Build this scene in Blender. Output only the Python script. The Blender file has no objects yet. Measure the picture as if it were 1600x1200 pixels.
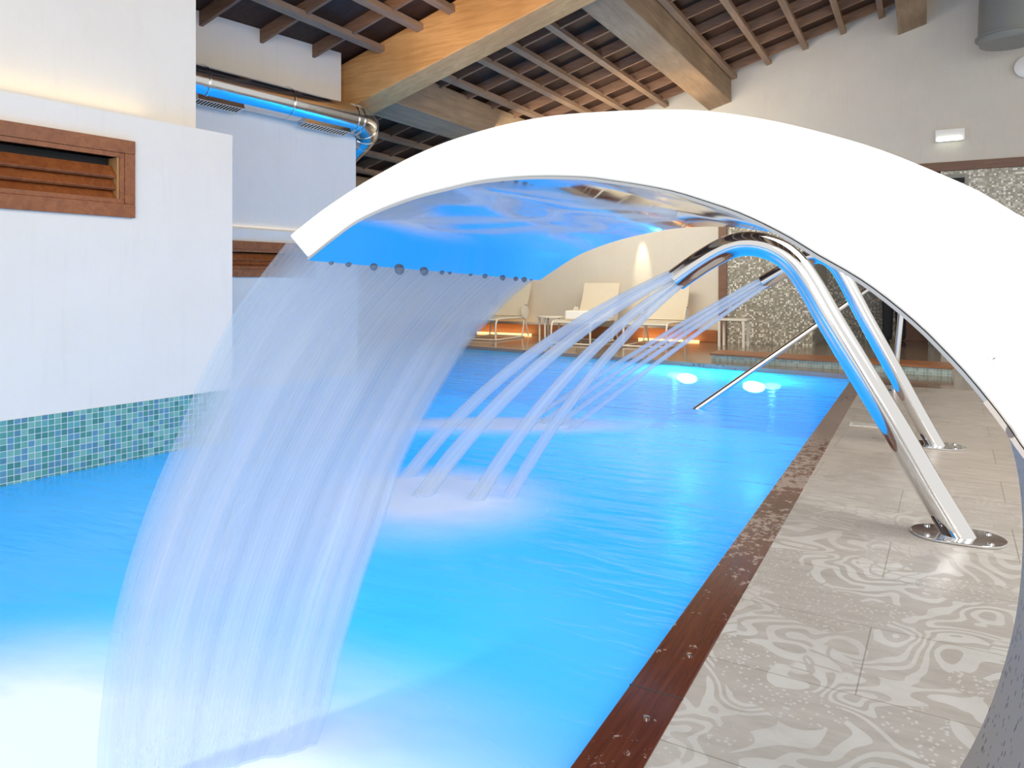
import bpy, bmesh, math, random
from mathutils import Vector, Matrix
random.seed(7)
PI = math.pi
# ---------------------------------------------------------------- camera, world, lights
W, H, FPX = 1600, 1200, 1150.0
HOR, CAMH = 440.0, 1.10
TH = math.atan(641/1150.0)
sc = bpy.context.scene
C = sc.collection
cd = bpy.data.cameras.new('camera'); cam = bpy.data.objects.new('camera', cd); C.objects.link(cam)
cam.location = (0, 0, CAMH); cam.rotation_euler = (PI/2, 0, TH)
cd.sensor_width = 36; cd.lens = FPX/W*36; cd.shift_y = -(600-HOR)/W; cd.clip_start = .02
sc.camera = cam
sc.view_settings.view_transform = 'Standard'; sc.view_settings.look = 'None'
sc.view_settings.gamma = 1; sc.view_settings.use_curve_mapping = False
sc.view_settings.exposure = 0.0
wd = bpy.data.worlds.new('world'); sc.world = wd; wd.use_nodes = True
wd.node_tree.nodes['Background'].inputs[0].default_value = (1, .975, .94, 1)
wd.node_tree.nodes['Background'].inputs[1].default_value = 0.95

def light(name, kind, loc, power, color=(1,1,1), size=1, sizey=None, target=None, **k):
    l = bpy.data.lights.new(name, kind); l.energy = power; l.color = color
    if kind == 'AREA':
        l.size = size
        if sizey: l.shape = 'RECTANGLE'; l.size_y = sizey
    elif kind in ('POINT', 'SPOT'): l.shadow_soft_size = size
    for a, b in k.items(): setattr(l, a, b)
    o = bpy.data.objects.new(name, l); C.objects.link(o); o.location = loc
    if target is not None:
        o.rotation_euler = (Vector(target)-Vector(loc)).to_track_quat('-Z', 'Y').to_euler()
    return o
light('added_key_fill', 'AREA', (1.2, -2.6, 2.6), 195, (1, .98, .95), 4.0, 2.6, target=(-1.2, 3, .9))  # unseen key light added behind the camera to whiten the arch; no window there
light('added_deck_fill', 'AREA', (3.0, 4.0, 4.4), 260, (1, .97, .93), 4.0, 6.0, target=(2.2, 4.4, 0))  # overhead fill added to brighten the deck, not an actual opening
light('added_lounge_fill', 'AREA', (-4.6, 10.0, 3.2), 120, (1, .88, .66), 3.0, 1.0, target=(-4.6, 13.4, 1.0))  # fill added to lift the cream lounge wall; no such ceiling fixture
light('added_pool_fill', 'AREA', (-4.2, 3.6, -1.38), 470, (.06, .54, 1), 6.6, 12.0, target=(-4.2, 3.61, 5))  # broad blue fill added under the water for an even glow
for (x, y, z, p) in ((-1.5, 8.8, -.14, 16), (-2.75, 9.2, -.14, 14)):
    light('underwater_lamp_glow', 'POINT', (x, y, z), p*3, (.12, .62, 1), .10)
light('added_splash_spot', 'SPOT', (-1.6, -.6, 3.9), 360, (1, .99, .97), .12, target=(-1.75, 1.0, 0), spot_size=math.radians(36), spot_blend=1.0)  # extra spot added to whiten the splash foam, no fixture exists
light('added_lattice_fill', 'AREA', (-3.4, 11.8, 2.7), 40, (1, .74, .45), 2.5, .6, target=(-3.6, 11.0, 5))  # warm upward fill added so the lattice bars turn golden
light('added_rafter_spot', 'SPOT', (-4.0, 5.0, 3.2), 150, (1, .72, .42), .1, target=(-4.2, 7.1, 4.25), spot_size=math.radians(95), spot_blend=.9)  # added warm spot that brightens the rafter, without a fitting

# ---------------------------------------------------------------- pixel helpers (frame 1600x1200)
F = Vector((-math.sin(TH), math.cos(TH), 0)); R = Vector((math.cos(TH), math.sin(TH), 0)); CP = Vector((0, 0, CAMH))
def ray(px, py): return F + R*((px-800)/FPX) + Vector((0, 0, (HOR-py)/FPX))
def at_y(px, py, y): d = ray(px, py); return CP + d*(y/d.y)
def at_z(px, py, z): d = ray(px, py); return CP + d*((z-CAMH)/d.z)
def at_pl(px, py, p0, n): d = ray(px, py); return CP + d*((p0-CP).dot(n)/d.dot(n))
def proj(p):
    q = Vector(p)-CP; f = q.dot(F); return 800+FPX*q.dot(R)/f, HOR-FPX*q.z/f

# ---------------------------------------------------------------- materials
def nm(name):
    m = bpy.data.materials.new(name); m.use_nodes = True; nt = m.node_tree
    return m, nt, nt.nodes, nt.links, nt.nodes['Principled BSDF']
def tc(nodes, links, scale=(1,1,1), rot=(0,0,0), loc=(0,0,0), out='Object'):
    t = nodes.new('ShaderNodeTexCoord'); mp = nodes.new('ShaderNodeMapping')
    mp.inputs['Scale'].default_value = scale; mp.inputs['Rotation'].default_value = rot; mp.inputs['Location'].default_value = loc
    links.new(t.outputs[out], mp.inputs[0]); return mp.outputs[0]
def noise(nodes, links, vec, scale, detail=4, rough=.55, dist=0):
    n = nodes.new('ShaderNodeTexNoise'); n.inputs['Scale'].default_value = scale; n.inputs['Detail'].default_value = detail
    n.inputs['Roughness'].default_value = rough; n.inputs['Distortion'].default_value = dist
    links.new(vec, n.inputs['Vector']); return n.outputs['Fac']
def ramp(nodes, links, fac, stops, interp='LINEAR'):
    r = nodes.new('ShaderNodeValToRGB'); r.color_ramp.interpolation = interp
    e = r.color_ramp.elements
    while len(e) < len(stops): e.new(.5)
    for el, (p, c) in zip(e, stops):
        el.position = p; el.color = (*c, 1) if len(c) == 3 else c
    links.new(fac, r.inputs[0]); return r.outputs[0]
def mth(nodes, links, op, a, b=None, c=None):
    n = nodes.new('ShaderNodeMath'); n.operation = op
    for i, v in enumerate((a, b, c)):
        if v is None: continue
        if hasattr(v, 'links'): links.new(v, n.inputs[i])
        else: n.inputs[i].default_value = v
    return n.outputs[0]
def mixc(nodes, links, fac, a, b, bt='MIX'):
    n = nodes.new('ShaderNodeMix'); n.data_type = 'RGBA'; n.blend_type = bt
    for v, i in ((fac, 0), (a, 6), (b, 7)):
        if hasattr(v, 'links'): links.new(v, n.inputs[i])
        elif i == 0: n.inputs[0].default_value = v
        else: n.inputs[i].default_value = (*v, 1)
    return n.outputs[2]
def bump(nodes, links, p, h, st, dist=.01):
    b = nodes.new('ShaderNodeBump'); b.inputs['Strength'].default_value = st; b.inputs['Distance'].default_value = dist
    links.new(h, b.inputs['Height']); links.new(b.outputs[0], p.inputs['Normal']); return b
def plain(name, col, rough=.5, metal=0, var=.08, sc_=8, bs=.1):
    m, nt, N, L, p = nm(name)
    v = tc(N, L); n = noise(N, L, v, sc_)
    c2 = tuple(c*(1-var) for c in col)
    L.new(mixc(N, L, n, c2, col), p.inputs['Base Color'])
    p.inputs['Roughness'].default_value = rough; p.inputs['Metallic'].default_value = metal
    if bs: bump(N, L, p, n, bs)
    return m
def plaster(name, col, stain):
    m, nt, N, L, p = nm(name)
    v = tc(N, L); a = noise(N, L, v, 1.3, 8, .65); b = noise(N, L, v, 14, 6, .7); vs = tc(N, L, (9, 9, 1)); s = noise(N, L, vs, 2.0, 5)
    f = ramp(N, L, a, [(.35, (0,0,0)), (.75, (1,1,1))])
    c = mixc(N, L, f, col, stain)
    f2 = ramp(N, L, s, [(.55, (0,0,0)), (.8, (.25,.25,.25))])
    c = mixc(N, L, f2, c, tuple(x*.85 for x in stain))
    L.new(c, p.inputs['Base Color']); p.inputs['Roughness'].default_value = .85
    bump(N, L, p, b, .25, .01); return m
def wood(name, c1, c2, axis='X', rough=.5, sc_=1.0, crack=False):
    m, nt, N, L, p = nm(name)
    s = {'X': (1.2, 14, 14), 'Y': (14, 1.2, 14), 'Z': (14, 14, 1.2)}[axis]
    v = tc(N, L, tuple(k*sc_ for k in s)); n = noise(N, L, v, 1.6, 6, .6, 1.2)
    v2 = tc(N, L); n2 = noise(N, L, v2, 1.1, 3)
    c = ramp(N, L, n, [(.3, c1), (.68, c2)])
    c = mixc(N, L, ramp(N, L, n2, [(.4, (0,0,0)), (.7, (.5,.5,.5))]), c, tuple(x*.72 for x in c1))
    L.new(c, p.inputs['Base Color']); p.inputs['Roughness'].default_value = rough
    bump(N, L, p, n, .25, .006); return m
def steel(name, col=(.78,.78,.78), rough=.07, wav=.0, sc_=3):
    m, nt, N, L, p = nm(name)
    p.inputs['Metallic'].default_value = 1; p.inputs['Base Color'].default_value = (*col, 1)
    v = tc(N, L); n = noise(N, L, v, 30, 3)
    L.new(ramp(N, L, n, [(.3, (rough*.8,)*3), (.7, (rough*1.25,)*3)]), p.inputs['Roughness'])
    if wav: bump(N, L, p, noise(N, L, v, sc_, 2), wav, .05)
    return m
def mosaic(name, cols, tile, axes='YZ', grout=(.75,.8,.78), gw=.08, rough=.2, metal=0, rot=0):
    """square tiles, each with its own random colour of the palette"""
    m, nt, N, L, p = nm(name)
    v = tc(N, L, rot=(0, 0, rot)); sp = N.new('ShaderNodeSeparateXYZ'); L.new(v, sp.inputs[0])
    a = mth(N, L, 'DIVIDE', sp.outputs[axes[0]], tile); b = mth(N, L, 'DIVIDE', sp.outputs[axes[1]], tile)
    cb = N.new('ShaderNodeCombineXYZ'); L.new(mth(N, L, 'FLOOR', a), cb.inputs[0]); L.new(mth(N, L, 'FLOOR', b), cb.inputs[1])
    wn = N.new('ShaderNodeTexWhiteNoise'); wn.noise_dimensions = '3D'; L.new(cb.outputs[0], wn.inputs[0])
    c = ramp(N, L, wn.outputs[0], [(i/max(1, len(cols)), k) for i, k in enumerate(cols)], 'CONSTANT')
    fa = mth(N, L, 'FRACT', a); fb = mth(N, L, 'FRACT', b)
    ga = mth(N, L, 'MAXIMUM', mth(N, L, 'LESS_THAN', fa, gw), mth(N, L, 'LESS_THAN', fb, gw))
    L.new(mixc(N, L, ga, c, grout), p.inputs['Base Color'])
    p.inputs['Roughness'].default_value = rough; p.inputs['Metallic'].default_value = metal
    inv = mth(N, L, 'SUBTRACT', 1.0, ga); bump(N, L, p, inv, .3, .003)
    return m

M = {}
M['plaster'] = plaster('white_plaster', (.88,.825,.75), (.83,.77,.69))
M['plaster_far'] = plaster('cream_plaster', (.72,.68,.60), (.66,.62,.55))
M['teal'] = mosaic('teal_mosaic', [(.07,.25,.22),(.10,.33,.28),(.13,.38,.38),(.12,.30,.40),(.09,.29,.24),(.20,.44,.38),(.10,.26,.34),(.16,.40,.33)], .0360, 'XZ')
M['teal_x'] = mosaic('teal_mosaic_end', [(.38,.48,.42),(.45,.56,.5),(.32,.42,.38),(.52,.62,.58)], .035, 'XZ', (.8,.85,.8))
M['pearl'] = mosaic('pearl_mosaic', [(.30,.28,.22),(.42,.39,.31),(.24,.22,.17),(.55,.52,.44),(.34,.31,.24),(.95,.92,.85),(.28,.26,.2),(.40,.37,.3),(.7,.66,.56)], .03, 'XZ', (.38,.36,.3), .12, .22)
M['pearl_y'] = mosaic('pearl_mosaic_side', [(.30,.28,.22),(.42,.39,.31),(.24,.22,.17),(.55,.52,.44),(.34,.31,.24)], .03, 'YZ', (.38,.36,.3), .12, .3)
M['basin'] = mosaic('pool_basin', [(.05,.32,.75),(.07,.40,.85),(.06,.36,.8)], .05, 'XY', (.3,.6,.9))
M['louver'] = wood('varnished_louver', (.22,.06,.018), (.40,.13,.038), 'Y', .38)
M['louver_in'] = wood('pale_louver_side', (.42,.20,.07), (.58,.31,.12), 'Z', .45)
M['beam'] = wood('honey_timber', (.55,.27,.09), (.78,.44,.18), 'X', .6, .6)
M['beam_y'] = wood('grey_timber', (.26,.17,.10), (.40,.28,.17), 'Y', .65, .6)
M['batten'] = wood('lattice_batten', (.24,.15,.095), (.36,.24,.16), 'Y', .6)
M['boards'] = wood('dark_boards', (.035,.015,.009), (.075,.03,.016), 'X', .7)
M['trimw'] = wood('brown_trim', (.17,.085,.055), (.26,.14,.09), 'X', .5)
M['plinth'] = wood('orange_plinth', (.36,.14,.05), (.5,.2,.08), 'X', .35)
M['steel'] = steel('polished_steel', (.80,.80,.80), .06)
M['mirror'] = steel('mirror_underside', (.56,.60,.66), .05, .12, 1.3)
M['duct'] = steel('galvanised_duct', (.62,.62,.62), .16, .05, 4)
M['grey_duct'] = plain('grey_painted_duct', (.27,.28,.26), .5)
M['white'] = plain('white_coated', (.90,.89,.86), .35, 0, .02, 6, .03)
M['body'] = plain('white_fibreglass', (.94,.93,.90), .4, 0, .03, 5, .05)
M['frame'] = plain('white_tube', (.86,.82,.74), .35)
M['sling'] = plain('cream_sling', (.80,.72,.58), .7)
M['towel'] = plain('white_towel', (.9,.9,.88), .9, bs=.5, sc_=60)
M['dark'] = plain('dark_recess', (.02,.02,.02), .8)
M['rubber'] = plain('dark_rubber', (.05,.05,.05), .6)
M['fabric'] = plain('black_trousers', (.02,.022,.03), .9, sc_=40)
M['skin'] = plain('skin', (.55,.33,.24), .5)
M['hair'] = plain('dark_hair', (.03,.02,.015), .6)
M['shirt'] = plain('dark_shirt', (.03,.03,.04), .9)
M['shoe'] = plain('black_shoe', (.012,.012,.012), .3)

def emis(name, col, st):
    m, nt, N, L, p = nm(name); p.inputs['Base Color'].default_value = (*col, 1)
    p.inputs['Emission Color'].default_value = (*col, 1); p.inputs['Emission Strength'].default_value = st; return m
M['led'] = emis('warm_led', (1, .72, .32), 1.7); M['pool_led'] = emis('pool_lamp', (.35, .9, 1), 420)
M['sign_led'] = emis('emergency_lamp', (.95, 1, .82), 9); M['wash_led'] = emis('wash_lamp', (1, .85, .6), 12)

# speckled lining
m, nt, N, L, p = nm('speckled_grey_lining'); v = tc(N, L, (1, 1, .55)); vo = N.new('ShaderNodeTexVoronoi'); vo.inputs['Scale'].default_value = 60
vo.inputs['Randomness'].default_value = 1; L.new(v, vo.inputs['Vector'])
n = noise(N, L, v, 60, 3)
f = mth(N, L, 'LESS_THAN', mth(N, L, 'ADD', vo.outputs['Distance'], mth(N, L, 'MULTIPLY', n, .35)), .40)
L.new(mixc(N, L, f, (.47,.43,.40), (.13,.12,.13)), p.inputs['Base Color']); p.inputs['Roughness'].default_value = .45
bump(N, L, p, f, .2, .003).invert = True; M['speckle'] = m

# damask stone deck
m, nt, N, L, p = nm('patterned_stone')
v = tc(N, L)
warp = N.new('ShaderNodeTexNoise'); warp.inputs['Scale'].default_value = 2.6; warp.inputs['Detail'].default_value = 1.2; L.new(v, warp.inputs['Vector'])
vm = N.new('ShaderNodeVectorMath'); vm.operation = 'MULTIPLY_ADD'; vm.inputs[1].default_value = (.42,.42,.42); L.new(warp.outputs['Color'], vm.inputs[0]); L.new(v, vm.inputs[2])
vo = N.new('ShaderNodeTexVoronoi'); vo.feature = 'DISTANCE_TO_EDGE'; vo.inputs['Scale'].default_value = 15; vo.inputs['Randomness'].default_value = .35; L.new(vm.outputs[0], vo.inputs['Vector'])
scales = mth(N, L, 'GREATER_THAN', vo.outputs['Distance'], .07)
n1 = noise(N, L, v, 3.2, 1.5, .5, .6)
swirl = mth(N, L, 'GREATER_THAN', mth(N, L, 'SINE', mth(N, L, 'MULTIPLY', n1, 75)), .05)
vd = N.new('ShaderNodeTexVoronoi'); vd.inputs['Scale'].default_value = 55; L.new(v, vd.inputs['Vector'])
dots = mth(N, L, 'LESS_THAN', vd.outputs['Distance'], .28)
reg = noise(N, L, tc(N, L, loc=(3, 1, 0)), 1.9, 1)
r1 = ramp(N, L, reg, [(0, (0,0,0)), (.455, (0,0,0)), (.46, (1,1,1)), (1, (1,1,1))], 'LINEAR')
pat = mixc(N, L, r1, scales, swirl)
r2 = mth(N, L, 'GREATER_THAN', noise(N, L, tc(N, L, loc=(7, 5, 0)), 2.8, 1), .56)
pat = mixc(N, L, r2, pat, dots)
soft = noise(N, L, v, 9, 8, .7)
# pattern worn away in patches
wear = ramp(N, L, noise(N, L, v, 1.2, 5, .6), [(.32, (.35,.35,.35)), (.6, (1,1,1))])
pf = mth(N, L, 'MULTIPLY', mth(N, L, 'MULTIPLY', pat, wear), mth(N, L, 'ADD', soft, .35))
vg = tc(N, L, (2.2, 9, 1)); grain = noise(N, L, vg, 2.4, 6, .65)
base = ramp(N, L, grain, [(.3, (.44,.41,.37)), (.7, (.56,.53,.49))])
c = mixc(N, L, pf, base, (.72,.72,.69))
sp = N.new('ShaderNodeSeparateXYZ'); L.new(v, sp.inputs[0])
far = mth(N, L, 'MULTIPLY', mth(N, L, 'SUBTRACT', sp.outputs[1], 3.0), .5); far.node.use_clamp = True
c2 = ramp(N, L, grain, [(.3, (.44,.38,.32)), (.7, (.60,.54,.47))])
c = mixc(N, L, far, c, c2)
br = N.new('ShaderNodeTexBrick'); br.inputs['Scale'].default_value = 1; br.inputs['Mortar Size'].default_value = .0022
br.inputs['Brick Width'].default_value = .9; br.inputs['Row Height'].default_value = .45; br.inputs['Color1'].default_value = (1,1,1,1); br.inputs['Color2'].default_value = (.95,.95,.95,1); br.inputs['Mortar'].default_value = (.6,.58,.55,1)
L.new(tc(N, L, rot=(0,0,.03), loc=(.22,.1,0)), br.inputs['Vector'])
c = mixc(N, L, 1.0, c, br.outputs['Color'], 'MULTIPLY')
L.new(c, p.inputs['Base Color'])
L.new(ramp(N, L, noise(N, L, v, 1.7, 3), [(.35, (.22,.22,.22)), (.65, (.5,.5,.5))]), p.inputs['Roughness'])
bump(N, L, p, soft, .12, .003); M['stone'] = m

# far wet floor
m, nt, N, L, p = nm('wet_brown_floor'); vg = tc(N, L, (1, 6, 1)); g = noise(N, L, vg, 2, 5)
L.new(ramp(N, L, g, [(.3, (.20,.145,.10)), (.7, (.32,.25,.19))]), p.inputs['Base Color']); p.inputs['Roughness'].default_value = .12
bump(N, L, p, g, .03, .004); M['wetfloor'] = m

# wet red coping
m, nt, N, L, p = nm('wet_red_wood'); vg = tc(N, L, (60, 3, 60)); g = noise(N, L, vg, 1.3, 6, .6, .5)
c = ramp(N, L, g, [(.3, (.065,.014,.008)), (.7, (.14,.034,.018))])
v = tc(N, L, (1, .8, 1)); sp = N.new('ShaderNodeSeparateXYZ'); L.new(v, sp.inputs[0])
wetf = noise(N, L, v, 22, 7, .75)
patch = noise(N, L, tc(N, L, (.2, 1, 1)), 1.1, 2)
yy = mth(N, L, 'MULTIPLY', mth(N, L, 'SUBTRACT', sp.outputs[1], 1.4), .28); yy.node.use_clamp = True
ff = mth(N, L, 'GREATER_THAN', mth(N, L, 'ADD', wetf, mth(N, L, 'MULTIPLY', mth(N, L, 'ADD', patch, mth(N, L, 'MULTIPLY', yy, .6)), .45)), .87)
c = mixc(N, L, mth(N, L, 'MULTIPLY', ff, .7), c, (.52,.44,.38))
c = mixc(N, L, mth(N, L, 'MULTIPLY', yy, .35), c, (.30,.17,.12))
L.new(c, p.inputs['Base Color']); p.inputs['Roughness'].default_value = .16
bump(N, L, p, g, .12, .003); M['coping'] = m

# pool water
m = bpy.data.materials.new('pool_water'); m.use_nodes = True; nt = m.node_tree; N = nt.nodes; L = nt.links; N.clear()
out = N.new('ShaderNodeOutputMaterial')
v = tc(N, L, (1, 1, 1), rot=(0, 0, .5)); big = noise(N, L, v, .55, 2)
vr = tc(N, L, (1.6, 6, 1), rot=(0, 0, -.5)); rip = noise(N, L, vr, 1.6, 3, .5, .3)
col = ramp(N, L, big, [(.32, (.05,.49,.95)), (.5, (.075,.55,.97)), (.68, (.14,.60,.90))])
dif = N.new('ShaderNodeBsdfDiffuse'); tl = N.new('ShaderNodeBsdfTranslucent'); L.new(col, dif.inputs[0]); tl.inputs[0].default_value = (.04,.74,1,1)
tr = N.new('ShaderNodeBsdfRefraction'); tr.inputs[0].default_value = (.35,.8,1,1); tr.inputs['IOR'].default_value = 1.04; tr.inputs['Roughness'].default_value = .12
a1 = N.new('ShaderNodeMixShader'); a1.inputs[0].default_value = .30; L.new(dif.outputs[0], a1.inputs[1]); L.new(tl.outputs[0], a1.inputs[2])
a2 = N.new('ShaderNodeMixShader'); a2.inputs[0].default_value = .11; L.new(a1.outputs[0], a2.inputs[1]); L.new(tr.outputs[0], a2.inputs[2])
gl = N.new('ShaderNodeBsdfGlossy'); gl.inputs['Roughness'].default_value = .17
bp = N.new('ShaderNodeBump'); bp.inputs['Strength'].default_value = .45; bp.inputs['Distance'].default_value = .03; L.new(rip, bp.inputs['Height']); L.new(bp.outputs[0], gl.inputs['Normal'])
fr = N.new('ShaderNodeFresnel'); fr.inputs[0].default_value = 1.33; L.new(bp.outputs[0], fr.inputs['Normal'])
fc = mth(N, L, 'MULTIPLY', fr.outputs[0], .9)
a3 = N.new('ShaderNodeMixShader'); L.new(fc, a3.inputs[0]); L.new(a2.outputs[0], a3.inputs[1]); L.new(gl.outputs[0], a3.inputs[2])
L.new(a3.outputs[0], out.inputs[0]); M['water'] = m

def falling(name, alpha_lo, alpha_hi, su, sv, col=(.86,.90,.98), edge=0, tlf=.5):
    m = bpy.data.materials.new(name); m.use_nodes = True; nt = m.node_tree; N = nt.nodes; L = nt.links; N.clear()
    out = N.new('ShaderNodeOutputMaterial')
    v = tc(N, L, (su, sv, 1), out='UV'); n = noise(N, L, v, 1, 2, .5)
    al = ramp(N, L, n, [(.32, (alpha_lo,)*3), (.68, (alpha_hi,)*3)])
    if edge:
        sp = N.new('ShaderNodeSeparateXYZ'); t = N.new('ShaderNodeTexCoord'); L.new(t.outputs['UV'], sp.inputs[0])
        e = ramp(N, L, sp.outputs[0], [(0, (.30,)*3), (.035, (.55,)*3), (.10, (1,)*3), (.90, (1,)*3), (.975, (.8,)*3), (1, (.25,)*3)])
        al = mth(N, L, 'MULTIPLY', al, e)
        al = mth(N, L, 'MULTIPLY', al, ramp(N, L, sp.outputs[1], [(.62, (1,)*3), (1.0, (.30,)*3)]))
    if not edge:
        lw = N.new('ShaderNodeLayerWeight'); lw.inputs[0].default_value = .5
        al = mth(N, L, 'MULTIPLY', al, ramp(N, L, lw.outputs['Facing'], [(.35, (1,)*3), (.95, (.08,)*3)]))
    d = N.new('ShaderNodeBsdfDiffuse'); tl = N.new('ShaderNodeBsdfTranslucent'); tr = N.new('ShaderNodeBsdfTransparent'); g = N.new('ShaderNodeBsdfGlossy')
    d.inputs[0].default_value = (*col, 1); tl.inputs[0].default_value = (*col, 1); tr.inputs[0].default_value = (.93,.97,1,1); g.inputs['Roughness'].default_value = .25
    x = N.new('ShaderNodeMixShader'); x.inputs[0].default_value = tlf; L.new(d.outputs[0], x.inputs[1]); L.new(tl.outputs[0], x.inputs[2])
    y = N.new('ShaderNodeMixShader'); y.inputs[0].default_value = .06; L.new(x.outputs[0], y.inputs[1]); L.new(g.outputs[0], y.inputs[2])
    z = N.new('ShaderNodeMixShader'); L.new(al, z.inputs[0]); L.new(tr.outputs[0], z.inputs[1]); L.new(y.outputs[0], z.inputs[2])
    L.new(z.outputs[0], out.inputs[0]); return m
M['fall'] = falling('falling_sheet', .50, .74, 75, .16, (.77,.86,1), 1)
M['jet'] = falling('water_jet', .38, .62, 8, .8, (.86,.92,1))
m = bpy.data.materials.new('foam'); m.use_nodes = True; nt = m.node_tree; N = nt.nodes; L = nt.links; N.clear()
out = N.new('ShaderNodeOutputMaterial'); t = N.new('ShaderNodeTexCoord'); ln = N.new('ShaderNodeVectorMath'); ln.operation = 'LENGTH'
mpp = N.new('ShaderNodeMapping'); mpp.inputs['Location'].default_value = (-.5*2, -.5*2, 0); mpp.inputs['Scale'].default_value = (2, 2, 0)
L.new(t.outputs['UV'], mpp.inputs[0]); L.new(mpp.outputs[0], ln.inputs[0])
nf = noise(N, L, tc(N, L, (1.0, 2.2, 1), rot=(0, 0, .5)), 1.8, 3, .5)
lim = ramp(N, L, ln.outputs['Value'], [(.0, (1,)*3), (1, (0,)*3)], 'EASE')
al = mth(N, L, 'MULTIPLY', lim, mth(N, L, 'ADD', mth(N, L, 'MULTIPLY', nf, 1.3), .75)); al.node.use_clamp = True
d = N.new('ShaderNodeBsdfDiffuse'); d.inputs[0].default_value = (.90,.97,1,1); tl = N.new('ShaderNodeBsdfTranslucent'); tl.inputs[0].default_value = (.9,1,1,1)
x = N.new('ShaderNodeMixShader'); x.inputs[0].default_value = .22; L.new(d.outputs[0], x.inputs[1]); L.new(tl.outputs[0], x.inputs[2])
tr = N.new('ShaderNodeBsdfTransparent'); z = N.new('ShaderNodeMixShader'); L.new(al, z.inputs[0]); L.new(tr.outputs[0], z.inputs[1]); L.new(x.outputs[0], z.inputs[2])
L.new(z.outputs[0], out.inputs[0]); M['foam'] = m
m, nt, N, L, p = nm('clear_drop'); p.inputs['Base Color'].default_value = (.30,.38,.50,1); p.inputs['Roughness'].default_value = .05; p.inputs['Transmission Weight'].default_value = .6; p.inputs['IOR'].default_value = 1.33; M['drop'] = m

# ---------------------------------------------------------------- builders
def link(name, bm, mat, parent=None, smooth=False, bevel=0):
    me = bpy.data.meshes.new(name); bmesh.ops.recalc_face_normals(bm, faces=bm.faces[:]); bm.to_mesh(me); bm.free()
    o = bpy.data.objects.new(name, me); C.objects.link(o); me.materials.append(mat)
    if parent: o.parent = parent
    if smooth:
        for pl in me.polygons: pl.use_smooth = True
    if any(pl.use_smooth for pl in me.polygons): me.set_sharp_from_angle(angle=math.radians(38))
    if bevel:
        b = o.modifiers.new('bevel', 'BEVEL'); b.width = bevel; b.segments = 2; b.limit_method = 'ANGLE'
    return o
def tag(o, label=None, cat=None, group=None, kind=None):
    if label: o['label'] = label
    if cat: o['category'] = cat
    if group: o['group'] = group
    if kind: o['kind'] = kind
    return o
def empty(name, loc=(0,0,0), rz=0):
    o = bpy.data.objects.new(name, None); C.objects.link(o); o.location = loc; o.rotation_euler.z = rz; o.empty_display_size = .1; return o
def box(bm, x0, x1, y0, y1, z0, z1, mat=None):
    vs = [bm.verts.new(c) for c in ((x0,y0,z0),(x1,y0,z0),(x1,y1,z0),(x0,y1,z0),(x0,y0,z1),(x1,y0,z1),(x1,y1,z1),(x0,y1,z1))]
    for f in ((0,3,2,1),(4,5,6,7),(0,1,5,4),(1,2,6,5),(2,3,7,6),(3,0,4,7)): bm.faces.new([vs[i] for i in f])
    if mat: bmesh.ops.transform(bm, matrix=mat, verts=vs)
    return vs
def prism(bm, pts, z0, z1):
    """pts ccw (x,y)"""
    a = [bm.verts.new((x, y, z0)) for x, y in pts]; b = [bm.verts.new((x, y, z1)) for x, y in pts]; n = len(pts)
    bm.faces.new(a[::-1]); bm.faces.new(b)
    for i in range(n): bm.faces.new((a[i], a[(i+1)%n], b[(i+1)%n], b[i]))
def tube(bm, pts, rad, seg=16, cap=True, hollow=False):
    pts = [Vector(p) for p in pts]; n = len(pts); rads = rad if isinstance(rad, (list, tuple)) else [rad]*n
    uv = bm.loops.layers.uv.verify()
    t0 = (pts[1]-pts[0]).normalized(); up = Vector((0,0,1)) if abs(t0.z) < .9 else Vector((0,1,0)); u = t0.cross(up).normalized()
    rings = []; ln = 0; lens = []
    for i, p in enumerate(pts):
        t = (pts[min(i+1, n-1)]-pts[max(i-1, 0)]).normalized(); u = (u - t*u.dot(t)).normalized(); w = t.cross(u)
        if i: ln += (p-pts[i-1]).length
        lens.append(ln)
        rings.append([bm.verts.new(p+(u*math.cos(2*PI*k/seg)+w*math.sin(2*PI*k/seg))*rads[i]) for k in range(seg)])
    for i in range(n-1):
        for k in range(seg):
            f = bm.faces.new((rings[i][k], rings[i][(k+1)%seg], rings[i+1][(k+1)%seg], rings[i+1][k])); f.smooth = True
            for l, (a, b) in zip(f.loops, ((k, i), (k+1, i), (k+1, i+1), (k, i+1))): l[uv].uv = (a/seg, lens[b])
    if cap:
        bm.faces.new(rings[0][::-1]); bm.faces.new(rings[-1])
    return rings
def smooth_path(pts, sub=6):
    pts = [Vector(p) for p in pts]; out = []
    for i in range(len(pts)-1):
        p0 = pts[max(i-1, 0)]; p1 = pts[i]; p2 = pts[i+1]; p3 = pts[min(i+2, len(pts)-1)]
        for k in range(sub):
            t = k/sub
            out.append(.5*((2*p1)+(p2-p0)*t+(2*p0-5*p1+4*p2-p3)*t*t+(3*p1-p0-3*p2+p3)*t**3))
    out.append(pts[-1]); return out
def disc(bm, c, n, r, h, seg=24):
    n = Vector(n).normalized(); tube(bm, [Vector(c)-n*h/2, Vector(c)+n*h/2], r, seg)

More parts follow.
